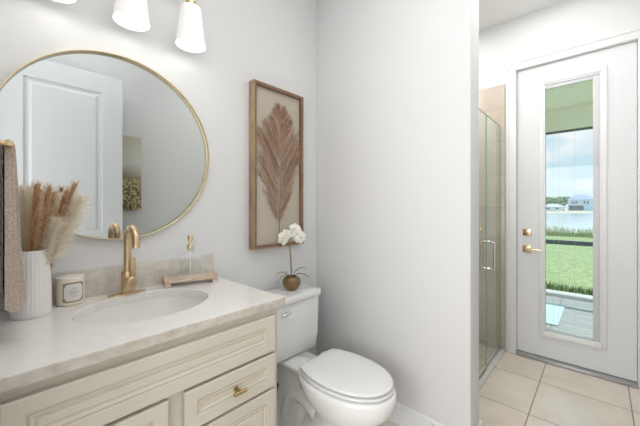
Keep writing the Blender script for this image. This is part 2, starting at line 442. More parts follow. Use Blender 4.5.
# face frame
for b in ((CX0, CX0+.016, .10, .8985), (CX1-.035, CX1, .001, .8985), (.360, .412, .10, .725)): m.box(b[0], b[1], CY0, CY0+.02, b[2], b[3], bev=.001)
m.box(CX0+.016, CX1-.035, CY0, CY0+.02, .862, .8985)
for z in (.712, .572, .332, .10): m.box(CX0+.016, CX1-.035, CY0+.0005, CY0+.02, z-.012, z+.018)
m.build('body', CREAM, vc)
def raised_front(x0, x1, z0, z1, name, inset=.042):
    yf, yb = .955, CY0-.0008
    m = MB()
    def R(i, y): return [(x0+i, y, z0+i), (x1-i, y, z0+i), (x1-i, y, z1-i), (x0+i, y, z1-i)]
    steps = [(0, yb), (0, yf+.003), (.003, yf), (inset-.004, yf), (inset, yf+.0035), (inset+.004, yf+.0035), (inset+.006, yf), (inset+.011, yf+.003), (inset+.014, yf+.0045), (inset+.018, yf+.0045), (inset+.021, yf+.002)]
    steps = [s_ for s_ in steps if s_[0] < min(x1-x0, z1-z0)/2-.002]
    rings = [[m.bm.verts.new(p) for p in R(*s_)] for s_ in steps]
    for k, (a, b) in enumerate(zip(rings, rings[1:])):
        i0 = steps[k][0]; gl = 1 if (abs(i0-inset) < 1e-6 or abs(i0-inset-.014) < 1e-6) else 0
        for i in range(4):
            f = m.bm.faces.new((a[i], a[(i+1) % 4], b[(i+1) % 4], b[i])); f.material_index = gl
    m.bm.faces.new(rings[-1]); m.bm.faces.new(list(reversed(rings[0])))
    return m.build(name, [CREAM, GLAZE], vc, smooth=False)
def pull(parent, x, z):
    m = MB(); m.cyl((x, .954, z), (x, .9515, z), .009, 20); m.cyl((x, .9515, z), (x, .928, z), .0055, 16)
    m.cyl((x-.025, .925, z), (x+.025, .925, z), .0068, 16, bev=.0012)
    sub(parent, m, 'pull', KNOB, vc)
raised_front(.010, .772, .726, .868, 'false_front')
for z0, z1 in ((.585, .715), (.345, .574), (.113, .334)):
    dr = raised_front(.412, .772, z0, z1, 'drawer'); pull(dr, .592, (z0+z1)/2 if z1 > .6 else (z0+z1)/2)
dd = raised_front(.010, .362, .113, .715, 'door'); pull(dd, .335, .60)

# counter with oval cut-out
SX, SY, SA, SB = .406, 1.276, .226, .186
CE, CF, CB = .818, .948, YW-.0015
def counter():
    m = MB(); n = 96
    xa, xb, ya, yb, zt, zb = XL+.0015, CE, CF, CB, .930, .900
    inn, out = [], []
    for i in range(n):
        a = 2*PI*i/n; c, s_ = math.cos(a), math.sin(a)
        inn.append((SX+SA*c, SY+SB*s_))
        t = min(((xb-SX)/c if c > 1e-9 else (xa-SX)/c if c < -1e-9 else 9), ((yb-SY)/s_ if s_ > 1e-9 else (ya-SY)/s_ if s_ < -1e-9 else 9))
        out.append([SX+t*c, SY+t*s_])
    for cxy in ((xa, ya), (xb, ya), (xb, yb), (xa, yb)):
        k = min(range(n), key=lambda i: (out[i][0]-cxy[0])**2+(out[i][1]-cxy[1])**2); out[k] = list(cxy)
    e = .002
    def sh(p, d): return (min(max(p[0], xa+d), xb-d), min(max(p[1], ya+d), yb-d))
    L = []
    bm = m.bm
    L.append([bm.verts.new((x, y, zb)) for x, y in inn])
    L.append([bm.verts.new((x, y, zt-e)) for x, y in inn])
    L.append([bm.verts.new((SX+(x-SX)*1.008, SY+(y-SY)*1.01, zt)) for x, y in inn])
    L.append([bm.verts.new((*sh(p, e), zt)) for p in out])
    L.append([bm.verts.new((p[0], p[1], zt-e)) for p in out])
    L.append([bm.verts.new((p[0], p[1], zb)) for p in out])
    L.append(L[0])
    for k, (a, b) in enumerate(zip(L, L[1:])):
        for i in range(n):
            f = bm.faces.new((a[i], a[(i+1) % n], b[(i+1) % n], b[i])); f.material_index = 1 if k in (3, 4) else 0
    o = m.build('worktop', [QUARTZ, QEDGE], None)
    return tag(o, 'off-white quartz countertop with oval cut-out on the cream vanity', 'countertop')
counter()
o = MB().box(XL+.0015, CE, YW-.020, YW-.0012, .9302, 1.044, bev=.0015).build('backsplash', SPLASH)
# thin polished top strip of the backsplash
bs = o; tag(bs, 'low beige speckled stone backsplash strip behind the faucet', 'backsplash')
m = MB(); m.box(XL+.0016, CE-.0001, YW-.0199, YW-.0013, 1.0441, 1.0452); 
o = m.build('top_edge', QUARTZ, None); o.parent = bs
# basin
def basin():
    m = MB(); n = 64
    prof_out = [(1.07, .8995), (1.07, .885), (1.03, .86), (.95, .82), (.80, .775), (.55, .748), (.14, .735)]
    prof_in = [(.10, .748), (.14, .749), (.50, .760), (.74, .785), (.88, .822), (.965, .86), (1.0, .885), (1.012, .8995)]
    rings = [[(SX+SA*r*math.cos(2*PI*i/n), SY+SB*r*math.sin(2*PI*i/n), z) for i in range(n)] for r, z in prof_out+prof_in]
    rings.append(rings[0])
    m.loft(rings, cap=False)
    return m.build('basin', BASIN, sk)
sk = thing('sink', 'oval undermount ceramic sink set into the quartz countertop', 'sink', (SX, SY, .735))
basin()
m = MB(); m.lathe([(.0, .7485), (.021, .7485), (.024, .7495), (.022, .752), (.014, .7535), (0.001, .754)], (SX, SY, 0), 32, sx=1); m.build('drain', GOLD, sk)

# faucet
fc = thing('faucet', 'brushed gold gooseneck faucet with side lever on an oval plate behind the sink', 'faucet', (.392, 1.482, .9302))
FX, FY = .392, 1.482
m = MB()
rings = []
for (sc, z) in ((1.0, .9304), (1.0, .9335), (.97, .9355), (.90, .936)):
    rings.append([(FX+.072*sc*math.copysign(abs(math.cos(a))**.9, math.cos(a)), FY+.024*sc*math.sin(a), z) for a in [2*PI*i/48 for i in range(48)]])
m.loft(rings); m.build('base_plate', GOLD, fc)
m = MB(); m.lathe([(.0, .936), (.027, .936), (.027, .941), (.0235, .944), (.0235, 1.028), (.0225, 1.030), (.0, 1.030)], (FX, FY, 0), 40); m.build('body', GOLD, fc)
m = MB()
pts = [(FX, FY, 1.030), (FX, FY, 1.08), (FX, FY, 1.13), (FX, FY, 1.158)]
R = .056
for i in range(1, 15):
    a = PI*i/14*1.02
    pts.append((FX, FY-R+R*math.cos(a), 1.158+R*math.sin(a)*1.0))
pts += [(FX, FY-2*R, 1.152), (FX, FY-2*R, 1.148)]
m.tube(pts, .0143, 20); sp_ = m.build('spout', GOLD, fc)
m = MB(); m.cyl((FX, FY-2*R, 1.148), (FX, FY-2*R, 1.136), .0153, 24, bev=.001); sub(sp_, m, 'aerator', GOLDP, fc)
m = MB(); m.cyl((FX+.004, FY-.016, .985), (FX+.008, FY-.045, .985), .0225, 32, bev=.003)
hd = m.build('handle', GOLD, fc)
m = MB(); m.box(FX+.005, FX+.023, FY-.034, FY-.024, .995, 1.088, bev=.002); sub(hd, m, 'lever', GOLD, fc)

# ------------------------------------------------------------------ mirror
mi = thing('wall_mirror', 'large round wall mirror with thin gold frame above the sink', 'mirror', (.388, YW-.001, 1.562))
MX, MZ, MR = .388, 1.562, .403
m = MB(); n = 128
rings = []
for (r, y) in ((MR-.0042, YW-.004), (MR-.0042, YW-.026), (MR-.0036, YW-.027), (MR-.0008, YW-.027), (MR, YW-.026), (MR, YW-.002), (MR-.0042, YW-.002)):
    rings.append([(MX+r*math.cos(2*PI*i/n), y, MZ+r*math.sin(2*PI*i/n)) for i in range(n)])
m.loft(rings, cap=False); m.build('frame', GOLDP, mi)
m = MB(); m.loft([[(MX+r*math.cos(2*PI*i/n), y, MZ+r*math.sin(2*PI*i/n)) for i in range(n)] for r, y in ((MR-.0044, YW-.0015), (MR-.0044, YW-.007))])
m.build('mirror_glass', MIRROR, mi, angle=20)

# ------------------------------------------------------------------ vanity light (three shades)
vl = thing('vanity_light', 'three-shade gold wall light above the round mirror', 'wall light', (.40, YW-.001, 2.32))
m = MB(); m.box(.30, .50, YW-.022, YW-.001, 2.31, 2.43, bev=.004); m.build('wall_plate', GOLD, vl)
m = MB(); m.cyl((.12, YW-.06, 2.37), (.68, YW-.06, 2.37), .010, 20, bev=.001); m.cyl((.40, YW-.02, 2.37), (.40, YW-.06, 2.37), .012); m.build('bar', GOLD, vl)
for sx in (.148, .399, .650):
    yy = YW-.12
    m = MB(); m.tube([(sx, YW-.06, 2.37), (sx, YW-.085, 2.372), (sx, YW-.108, 2.36), (sx, yy, 2.335), (sx, yy, 2.30)], .006, 12)
    m.lathe([(.0, 2.262), (.024, 2.262), (.026, 2.268), (.024, 2.290), (.012, 2.302), (.0, 2.303)], (sx, yy, 0), 24); ar = m.build('arm', GOLD, vl)
    m = MB(); m.lathe([(.030, 2.2615), (.045, 2.260), (.047, 2.254), (.067, 2.086), (.0685, 2.080), (.0665, 2.080), (.065, 2.086), (.046, 2.250), (.030, 2.256), (.030, 2.2615)], (sx, yy, 0), 48, cap=False)
    sh = m.build('lamp_shade', OPAL, vl)
    m = MB(); m.lathe([(.012, 2.2600), (.014, 2.225), (.028, 2.190), (.034, 2.165), (.030, 2.140), (.018, 2.126), (.001, 2.122)], (sx, yy, 0), 24)
    sub(sh, m, 'bulb', BULB, vl)
    l = bpy.data.lights.new('bulb_light', 'POINT'); l.energy = SCONCE_W; l.color = (1, .985, .965); l.shadow_soft_size = .045
    lo = bpy.data.objects.new('bulb_light', l); COL.objects.link(lo); lo.location = (sx, yy-.01, 2.10)

# ------------------------------------------------------------------ framed pampas art
fr = thing('wall_art', 'wooden shadow-box frame with a dried brown pampas plume on linen', 'wall art', (1.28, YW-.001, 1.04))
AX0, AX1, AZ0, AZ1, AD = 1.057, 1.468, 1.044, 2.066, .056
m = MB()
for b in ((AX0, AX0+.007, AZ0, AZ1), (AX1-.007, AX1, AZ0, AZ1), (AX0+.007, AX1-.007, AZ1-.007, AZ1), (AX0+.007, AX1-.007, AZ0, AZ0+.007)):
    m.box(b[0], b[1], YW-AD, YW-.001, b[2], b[3], bev=.0012)
m.build('frame', WOODF, fr)
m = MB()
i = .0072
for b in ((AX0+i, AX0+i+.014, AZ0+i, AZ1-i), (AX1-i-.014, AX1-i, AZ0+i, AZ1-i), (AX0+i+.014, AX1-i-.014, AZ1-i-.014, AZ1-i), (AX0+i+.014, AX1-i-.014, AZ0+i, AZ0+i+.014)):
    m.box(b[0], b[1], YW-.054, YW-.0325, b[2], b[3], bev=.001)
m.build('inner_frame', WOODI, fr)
m = MB(); m.box(AX0+i, AX1-i, YW-.032, YW-.028, AZ0+i, AZ1-i); m.build('linen_backing', LINEN, fr)
def strand(m, p, v, L, w, droop=.0, mi=0, seg=3, side=Vector((0, 1, 0))):
    v = v.normalized(); s_ = v.cross(side)
    if s_.length < .05: s_ = Vector((1, 0, 0))
    s_.normalize(); prev = None
    for k in range(seg+1):
        t = k/seg; q = p + v*L*t + Vector((0, 0, -droop*t*t)); ww = w*(1-.85*t)
        a, b = m.bm.verts.new(q-s_*ww), m.bm.verts.new(q+s_*ww)
        if prev: m.bm.faces.new((prev[0], prev[1], b, a)).material_index = mi
        prev = (a, b)
m = MB()
axx = 1.266
def axis(t): return Vector((axx - .006 + .018*math.sin(t*2.2), YW-.043, 1.20 + t*.755))
rng = random.Random(3)
def hair(p, v, L, w, mi): strand(m, p, v, L, w, droop=L*.14*abs(v.normalized().x), mi=mi, seg=3)
for br_ in range(190):
    t = (br_+rng.random())/190; sd = -1 if br_ % 2 else 1
    spread = (.06+.12*min(1, t/.22)) * (1 if t < .33 else max(.06, 1-(t-.33)*1.42)) * rng.uniform(.72, 1.12)
    p0 = axis(t*.97); mi_ = rng.choice((0, 0, 1, 2))
    rise = rng.uniform(1.4, 2.2)
    def bp_(u): return p0 + Vector((sd*spread*(u**.85), .0, spread*rise*u - spread*.30*u*u*u)) + Vector((0, -.004+.008*((br_*7) % 5)/5, 0))
    for k in range(64):
        u = rng.random()**.8; q_ = bp_(u); d = (bp_(min(1, u+.05))-bp_(max(0, u-.05))).normalized()
        v = d + Vector((rng.uniform(-.30, .30), rng.uniform(-.05, .05), rng.uniform(-.25, .30)))
        hair(q_, v, rng.uniform(.022, .060)*(1-.30*u), .0011, mi_)
m.build('dried_plume', [ARTP, ARTP2, ARTP3], fr, smooth=False)
m = MB(); m.tube([(1.262, YW-.043, 1.07), (1.263, YW-.043, 1.14), (1.264, YW-.043, 1.22), axis(.5), axis(.95)], [.0022, .002, .0018, .0014, .0006], 8); m.build('plume_stem', ARTS, fr)

# ------------------------------------------------------------------ toilet
TX = 1.237
tl = thing('toilet', 'white two-piece toilet with closed lid between the vanity and the wall', 'toilet', (TX, 1.15, 0))
def egg(hw, yb, yf, z, cx=TX, n=48, cut=None, ex=2.1, wide=.44):
    """egg outline: widest at `wide` of the way from back to front"""
    L = yb-yf; yc = yb-L*wide; pts = []
    for i in range(n):
        a = 2*PI*i/n; c, s_ = math.cos(a), math.sin(a)
        x = hw*math.copysign(abs(c)**(2/ex), c)
        y = yc + (L*wide if s_ > 0 else L*(1-wide))*math.copysign(abs(s_)**(2/ex), s_)
        if cut is not None: y = min(y, cut)
        pts.append((cx+x, y, z))
    return pts
SH = .0
m = MB()
m.loft([egg(.118, 1.44, .90, .001), egg(.120, 1.445, .895, .02), egg(.112, 1.43, .91, .045), egg(.092, 1.32, .945, .10), egg(.092, 1.20, .90, .16),
        egg(.118, 1.13, .825, .225), egg(.152, 1.14, .755, .28), egg(.178, 1.19, .71, .33), egg(.187, 1.235, .696, .368), egg(.189, 1.24, .692, .395), egg(.188, 1.24, .694, .414), egg(.180, 1.235, .702, .420), egg(.12, 1.15, .80, .421)])
# rear column and trapway
def rrect(x0, x1, y0, y1, z, r, n=6):
    p = []
    for cx, cy, a0 in ((x1-r, y1-r, 0), (x0+r, y1-r, PI/2), (x0+r, y0+r, PI), (x1-r, y0+r, 1.5*PI)):
        for k in range(n+1):
            a = a0+PI/2*k/n; p.append((cx+r*math.cos(a), cy+r*math.sin(a), z))
    return p
m.loft([rrect(TX-.115, TX+.115, 1.18, 1.50, .001, .05), rrect(TX-.118, TX+.118, 1.18, 1.505, .022, .05), rrect(TX-.10, TX+.10, 1.19, 1.49, .06, .05), rrect(TX-.085, TX+.085, 1.20, 1.48, .14, .04),
        rrect(TX-.085, TX+.085, 1.18, 1.48, .27, .04), rrect(TX-.080, TX+.080, 1.15, 1.50, .335, .04), rrect(TX-.090, TX+.090, 1.13, 1.53, .372, .03), rrect(TX-.095, TX+.095, 1.12, 1.535, .382, .03), rrect(TX-.095, TX+.095, 1.12, 1.535, .399, .03), rrect(TX-.091, TX+.091, 1.13, 1.53, .403, .03)])
# trapway swell on both sides
for sd in (-1, 1):
    m.tube([(TX+sd*.045, 1.04, .12), (TX+sd*.052, 1.09, .17), (TX+sd*.056, 1.15, .215), (TX+sd*.056, 1.21, .245), (TX+sd*.056, 1.28, .235), (TX+sd*.056, 1.33, .18), (TX+sd*.056, 1.35, .10), (TX+sd*.056, 1.35, .03)], [.030, .036, .040, .042, .042, .042, .042, .046], 16)
m.build('bowl', PORC, tl, angle=50)
def eggslab(name, z0, z1, hw, yb, yf, cut, mt, r=.006, crown=0):
    m = MB()
    rs = [egg(hw-r, yb, yf+r, z0, cut=cut, ex=2.08, wide=.52), egg(hw, yb, yf, z0+r, cut=cut, ex=2.08, wide=.52), egg(hw, yb, yf, z1-r, cut=cut, ex=2.08, wide=.52), egg(hw-r*.4, yb, yf+r*.4, z1-r*.3, cut=cut-.002, ex=2.08, wide=.52), egg(hw-r*1.5, yb, yf+r*1.5, z1, cut=cut-.006, ex=2.08, wide=.52)]
    if crown: rs += [egg(hw*.6, yb-.08, yf+.12, z1+crown, cut=cut-.05, ex=2.08, wide=.52)]
    m.loft(rs); return m.build(name, mt, tl, angle=50)
eggslab('seat', .427, .4415, .177, 1.262, .703, 1.163, SEAT)
ld = eggslab('lid', .448, .465, .176, 1.262, .706, 1.167, SEAT, crown=.002)
m = MB()
for sd in (-1, 1):
    m = MB(); m.cyl((TX+sd*.075-.02, 1.185, .440), (TX+sd*.075+.02, 1.185, .440), .012, 16, bev=.003); m.build('hinge', SEAT, tl)
m = MB()
m.loft([rrect(TX-.19, TX+.180, 1.350, 1.535, .4045, .045), rrect(TX-.209, TX+.200, 1.336, 1.54, .418, .045), rrect(TX-.216, TX+.212, 1.336, 1.54, .50, .035), rrect(TX-.222, TX+.220, 1.340, 1.542, .7275, .03)])
tk = m.build('tank', PORC, tl, angle=50)
m = MB()
m.loft([rrect(TX-.226, TX+.220, 1.333, 1.547, .728, .024), rrect(TX-.233, TX+.223, 1.327, 1.55, .733, .024), rrect(TX-.235, TX+.225, 1.325, 1.552, .762, .024), rrect(TX-.232, TX+.222, 1.328, 1.549, .771, .024), rrect(TX-.21, TX+.212, 1.345, 1.53, .775, .03)])
m.build('tank_lid', PORC, tl, angle=50)
m = MB(); m.cyl((1.172, 1.3425, .690), (1.172, 1.333, .690), .013, 20, bev=.002); m.cyl((1.172, 1.333, .69), (1.172, 1.320, .69), .007)
m.tube([(1.176, 1.318, .690), (1.160, 1.317, .689), (1.135, 1.316, .683), (1.118, 1.318, .681)], [.008, .009, .010, .009], 12)
m.build('flush_lever', CHROME, tl)
# supply hose and stop valve
sv = thing('water_supply_valve', 'dark water supply hose and stop valve on the wall beside the toilet', 'valve', (1.03, YW-.03, .14))
m = MB(); m.cyl((1.03, YW-.0155, .17), (1.03, YW-.02, .17), .028, 20); m.cyl((1.03, YW-.02, .17), (1.03, YW-.065, .17), .009); m.cyl((1.03, YW-.065, .158), (1.03, YW-.065, .20), .011); m.ball((1.03, YW-.085, .17), .014, scale=(1.3, .6, 1)); m.build('stop_valve', CHROME, sv)
m = MB(); m.tube([(1.03, YW-.065, .20), (1.035, YW-.09, .235), (1.065, YW-.17, .240), (1.090, YW-.225, .265), (1.096, YW-.23, .295), (1.080, YW-.19, .33), (1.065, YW-.14, .36), (1.06, YW-.12, .4035)], .007, 10); m.build('hose', HOSE, sv)

# ------------------------------------------------------------------ orchid on the tank
oc = thing('potted_orchid', 'small white orchid in a round bronze pot on the toilet tank lid', 'potted orchid', (1.295, 1.442, .7752))
OX, OY, OZ = 1.297, 1.444, .7753
m = MB(); m.lathe([(0, 0), (.026, 0), (.033, .003), (.052, .021), (.060, .044), (.058, .064), (.048, .079), (.038, .085), (.036, .085), (.035, .080), (.044, .066), (0, .064)], (OX, OY, OZ), 40); m.build('pot', POT, oc)
m = MB(); m.ball((OX, OY, OZ+.068), .033, 16, scale=(1, 1, .45)); m.build('moss', mat('moss', (.10, .09, .04), .9, bump=1, bscale=300), oc)
def leaf(path, w):
    m = MB(); pts = [Vector(p) for p in path]; rows = []
    # densify
    dense = []
    for k in range(len(pts)-1):
        for j in range(4): dense.append(pts[k].lerp(pts[k+1], j/4))
    dense.append(pts[-1]); N = len(dense)
    for k, p in enumerate(dense):
        t = k/(N-1); d = (dense[min(k+1, N-1)]-dense[max(k-1, 0)]).normalized(); s_ = d.cross(Vector((0, 0, 1)))
        s_ = s_.normalized() if s_.length > .05 else Vector((1, 0, 0)); nrm = s_.cross(d).normalized()
        ww = w*math.sin(PI*min(1, .12+t*.88))**.7+.0004
        rows.append([p-s_*ww+nrm*ww*.35, p-nrm*.0008, p+s_*ww+nrm*ww*.35, p+nrm*.0012])
    m.loft(rows); return m.build('leaf', GREEN, oc)
c0 = Vector((OX, OY, OZ+.078))
Rv = Vector((math.sin(YAW), -math.cos(YAW), 0)); Fv = Vector((math.cos(YAW), math.sin(YAW), 0))
def rel(r, f, z): return c0 + Rv*r + Fv*f + Vector((0, 0, z))
for path, w in (([(0, 0, 0), (-.035, -.005, .030), (-.065, -.008, .034), (-.10, -.01, .022)], .007), ([(0, 0, 0), (-.04, .0, .018), (-.070, 0, -.004), (-.092, .0, -.040)], .007),
                ([(0, 0, 0), (.025, .0, .038), (.055, .01, .058), (.095, .01, .062)], .0065), ([(0, 0, 0), (.04, -.01, .024), (.08, -.01, .022), (.125, -.01, -.004)], .0085), ([(0, 0, 0), (.03, -.02, .010), (.052, -.024, -.02), (.062, -.028, -.055)], .005)):
    leaf([rel(*p) for p in path], w)
m = MB(); stem = [rel(0, 0, -.01), rel(-.003, 0, .08), rel(-.010, 0, .18), rel(-.020, 0, .275), rel(-.010, 0, .315), rel(.012, 0, .335), rel(.045, 0, .330), rel(.068, 0, .312)]
m.tube(stem, [.0045, .0042, .004, .0034, .0026, .002, .0016, .001], 8); m.build('stem', STEMG, oc)
def flower(c, size, tilt, roll):
    m = MB(); q = Matrix.Translation(c) @ Matrix.Rotation(YAW-PI/2+tilt, 4, 'Z') @ Matrix.Rotation(roll, 4, 'Y')
    def petal(ang, L, wd, dz):
        N, K = 8, 6; rows = []
        for a in range(N+1):
            t = a/N; wv = wd*math.sin(PI*(t*.92+.06))**.6; rr = []
            for b in range(K+1):
                s_ = (b/K-.5)*2; x = s_*wv; z = L*t; y = -.10*L*math.sin(t*PI)+.18*abs(s_)*wv+dz
                ca, sa = math.cos(ang), math.sin(ang); rr.append(q @ Vector((x*ca+z*sa, y, -x*sa+z*ca)))
            rows.append(rr)
        m.loft(rows, cap=False, closed=False)
    for a in (0, 2.2, -2.2): petal(a, size, size*.36, .003)
    for a in (1.25, -1.25): petal(a, size*1.05, size*.58, -.001)
    o = m.build('flower', PETAL, oc); 
    sol = o.modifiers.new('thickness', 'SOLIDIFY'); sol.thickness = .0008
    m2 = MB(); m2.ball(q @ Vector((0, -.004, -.003)), size*.16, 10); 
    sub(o, m2, 'lip', PETALC, oc)
for r, f, z, s_, ti, ro in ((-.050, -.010, .205, .030, .1, .2), (-.034, -.012, .222, .030, -.2, -.4), (-.058, -.004, .180, .024, .3, .6), (.022, -.012, .262, .028, .1, .1), (.040, -.016, .232, .031, -.2, .5), (.060, -.012, .205, .028, .2, -.3), (.022, -.006, .214, .024, .3, .9), (.048, -.008, .185, .02, .0, .2)):
    flower(rel(r, f, z+.050), s_*1.25, ti, ro)

# ------------------------------------------------------------------ vase with pampas
VX, VY = .091, 1.425
vs = thing('vase', 'tall white ribbed ceramic vase in the left corner of the counter', 'vase', (VX, VY, .9302))
def vr(r, z, a):
    if z < .004 or z > .219 or r < .040: return r
    return r + .0005*math.sin(30*a + .5*math.sin(z*2*PI/.040 + 3*a)) 
prof = [(0, 0), (.048, 0), (.051, .003), (.0525, .012)] + [(.0525-.0045*(k/40), .012+.205*k/40) for k in range(1, 41)] + [(.0475, .2225), (.0465, .224), (.0445, .222), (.044, .10), (.042, .02), (0, .018)]
m = MB(); m.lathe(prof, (VX, VY, .9303), 208, fr=vr); m.build('vessel', VASE, vs)
VT = .9302+.222
def plume(tip, base, col, core, label, w, n, seed, dens=1.0):
    rg = random.Random(seed)
    t_ = thing('pampas_plume', label, 'pampas grass', tuple(base), group='dried pampas plumes in the vase')
    b = Vector(base); tp = Vector(tip); mid = b.lerp(tp, .5)+Vector((-(tp.x-b.x)*.12, 0, .01))
    def ax(s_): return b*(1-s_)**2 + mid*2*s_*(1-s_) + tp*s_*s_
    m = MB(); m.tube([ax(k/8) for k in range(8)], [.0018]*7+[.001], 6); m.build('stem', STEMP, t_)
    m = MB(); start = .22 if core > .5 else .42
    for k in range(n):
        s_ = start+(1-start)*rg.random()**.85*.97
        u = (s_-start)/(1-start); env = w*(math.sin(PI*min(1, u*.80+.14)))**.8
        d = (ax(min(1, s_+.03))-ax(s_-.03)).normalized()
        a = rg.uniform(0, 2*PI); o1 = d.orthogonal().normalized(); o2 = d.cross(o1)
        lo_ = (0.9, 2.2, .3, 1.0) if core > .5 else (.35, 1.5, .5, 1.1)
        v = d*rg.uniform(*lo_[:2])+(o1*math.cos(a)+o2*math.sin(a))*rg.uniform(*lo_[2:])
        inner = rg.random() < core
        L = (.014+env*1.0 if inner else .026+env*1.5)*rg.uniform(.7, 1.25)
        p = ax(s_)+(o1*math.cos(a)+o2*math.sin(a))*env*(.1 if inner else .42)*rg.random()
        strand(m, p, v, L*(.75 if inner else 1), .00095, droop=L*(.10 if core > .5 else .22), mi=0 if inner else 1, seg=2, side=Fv)
    m.build('plume', [col[0], col[1]], t_, smooth=False)
    return t_
STEMP = mat('plume_stem', (.55, .42, .27), .8)
vb = lambda dx, dy: (VX+dx, VY+dy, .953)
TW, CR = (TAWNY, CREAMP), (CREAMP, CREAMP)
TW = (TAWNY, TAWNY2)
plume((.104, 1.395, 1.378), vb(-.008, -.016), TW, .80, 'tawny pampas plume standing tallest beside the towel, in the vase', .017, 3200, 1)
plume((.135, 1.405, 1.374), vb(.000, -.010), TW, .80, 'narrow upright tawny pampas plume in the middle of the vase bunch', .012, 2400, 2)
plume((.152, 1.450, 1.356), vb(.008, .020), TW, .85, 'short tawny pampas plume set behind the upright middle one', .012, 1500, 3)
plume((.185, 1.412, 1.366), vb(.010, -.006), TW, .88, 'tawny pampas plume leaning right just left of the outermost brown one', .0145, 2400, 4)
plume((.206, 1.405, 1.388), vb(.018, -.010), TW, .88, 'outermost tawny pampas plume with its tip highest on the right', .0145, 2500, 5)
plume((.078, 1.450, 1.370), vb(-.016, .016), CR, .3, 'cream pampas plume at the left edge of the bunch behind the towel', .022, 2400, 6)
plume((.224, 1.398, 1.338), vb(.010, -.010), CR, .4, 'fluffy cream pampas plume leaning furthest right out of the vase', .0155, 3000, 7)
plume((.165, 1.470, 1.350), vb(.006, .020), CR, .4, 'cream pampas plume behind the brown ones at the middle of the bunch', .022, 2600, 8)
plume((.158, 1.390, 1.262), vb(.000, -.020), CR, .4, 'lowest cream pampas plume just above the vase rim in front', .012, 1500, 9)

# ------------------------------------------------------------------ candle
KX, KY = .204, 1.497
cn = thing('candle', 'cream jar candle with ornate label between the vase and the faucet', 'candle', (KX, KY, .9302))
m = MB(); m.lathe([(0, 0), (.038, 0), (.042, .003), (.0435, .010), (.0435, .094), (.0425, .098), (.040, .098), (.040, .086), (0, .086)], (KX, KY, .9303), 48); m.build('jar', CANDLE, cn)
m = MB(); m.lathe([(0, .0862), (.0395, .0862), (.0395, .090), (0, .0905)], (KX, KY, .9303), 40); m.build('wax', WAX, cn)
m = MB(); m.lathe([(.0385, .0985), (.0445, .0985), (.0450, .101), (.044, .104), (.040, .105), (0, .105)], (KX, KY, .9303), 40, cap=False); m.build('lid', WAX, cn)
# label curved on the jar, facing the camera
fa = math.atan2(-KY, -KX)+.24
def curved(m, a0, a1, z0, z1, r, mi=0, n=14, cut=.0, thick=.0003):
    ra, rb = [], []
    for k in range(n+1):
        t = k/n; a = a0+(a1-a0)*t; e = cut*(1-min(1, min(t, 1-t)/.16))
        for R_, lst in ((r, ra), (r+thick, rb)):
            lst.append([(KX+R_*math.cos(a), KY+R_*math.sin(a), z0+e), (KX+R_*math.cos(a), KY+R_*math.sin(a), z1-e)])
    rows = [[x[0], x[1], y[1], y[0]] for x, y in zip(ra, rb)]
    m.loft(rows, mi=mi)
zb = .9303
m = MB(); curved(m, fa-.78, fa+.78, zb+.012, zb+.087, .0436, cut=.004); lb = m.build('label', LABELD, cn)
m = MB(); curved(m, fa-.68, fa+.68, zb+.018, zb+.081, .0440, cut=.013); sub(lb, m, 'label_field', LABELL, cn)
m = MB()
for z, h, w in ((.064, .0022, .16), (.058, .0014, .26), (.050, .003, .34), (.044, .0014, .30), (.039, .0012, .24), (.034, .0014, .18)): curved(m, fa-w, fa+w, zb+z, zb+z+h, .0444, n=6)
sub(lb, m, 'label_print', INK, cn)

# ------------------------------------------------------------------ tray and bottle
TC, TR = (.658, 1.462), math.radians(-16)
ty = thing('wooden_tray', 'small distressed wooden riser tray with block feet by the backsplash', 'tray', (TC[0], TC[1], .9302), rz=TR, local=True)
m = MB()
m.box(-.118, .118, -.045, .045, .019, .033, bev=.0015)
m.build('top_board', WOODT, ty)
for sx in (-1, 1):
    m = MB(); m.box(sx*.118-(.020 if sx > 0 else 0), sx*.118+(0 if sx > 0 else .020), -.0460, .0460, .0331, .0365, bev=.001); m.build('end_batten', WOODT, ty)
for sx in (-1, 1):
    for sy in (-1, 1):
        m = MB(); m.box(sx*.104-.013, sx*.104+.013, sy*.030-.012, sy*.030+.012, .0002, .0188, bev=.001); m.build('foot', WOODT, ty)
BX, BY, BZ = .657, 1.470, .9302+.0332
bt = thing('soap_bottle', 'clear glass bottle with gold pump on the wooden riser tray', 'soap dispenser', (BX, BY, BZ), rz=TR, local=True)
bt.scale = (1, 1, 1.33)
def br(z, w, d, r): return rrect(-w, w, -d, d, z, r, 6)
m = MB(); prof = [(.0005, .051, .022, .006), (.005, .055, .024, .008), (.068, .055, .024, .008), (.077, .052, .023, .009), (.084, .036, .019, .012), (.089, .015, .014, .0135), (.098, .0125, .0125, .012)]
m.loft([br(*p) for p in prof], cap=True)
gb = m.build('bottle', BGLASS, bt, angle=60)
m = MB()
for z, w, d in ((.003, .0542, .0234), (.070, .0550, .0240)):
    rr_ = br(z, w, d, .008); m.tube([Vector(p) for p in rr_]+[Vector(rr_[0])], .0011, 6)
for sx in (-1, 1): m.cyl((sx*.0545, -.0235, .004), (sx*.0545, -.0235, .070), .0011, 6)
m.tube([(x, -.0225, .0770-.0*abs(x)) if abs(x) > .04 else (x, -.020, .077+.008*(1-(x/.04)**2)) for x in [(-.047+.094*k/20) for k in range(21)]], .0011, 6)
sub(gb, m, 'glass_rim', BEDGE, bt)
m = MB(); m.lathe([(0, .0985), (.015, .0985), (.0158, .100), (.0158, .114), (.0135, .117), (.006, .118), (.006, .130), (.0125, .131), (.0135, .134), (.0135, .148), (.0115, .151), (0, .151)], (0, 0, 0), 28); m.tube([(0, 0, .142), (.0, -.018, .142), (0, -.030, .138)], [.0045, .0045, .0035], 10); pm = m.build('pump', GOLDP, bt)
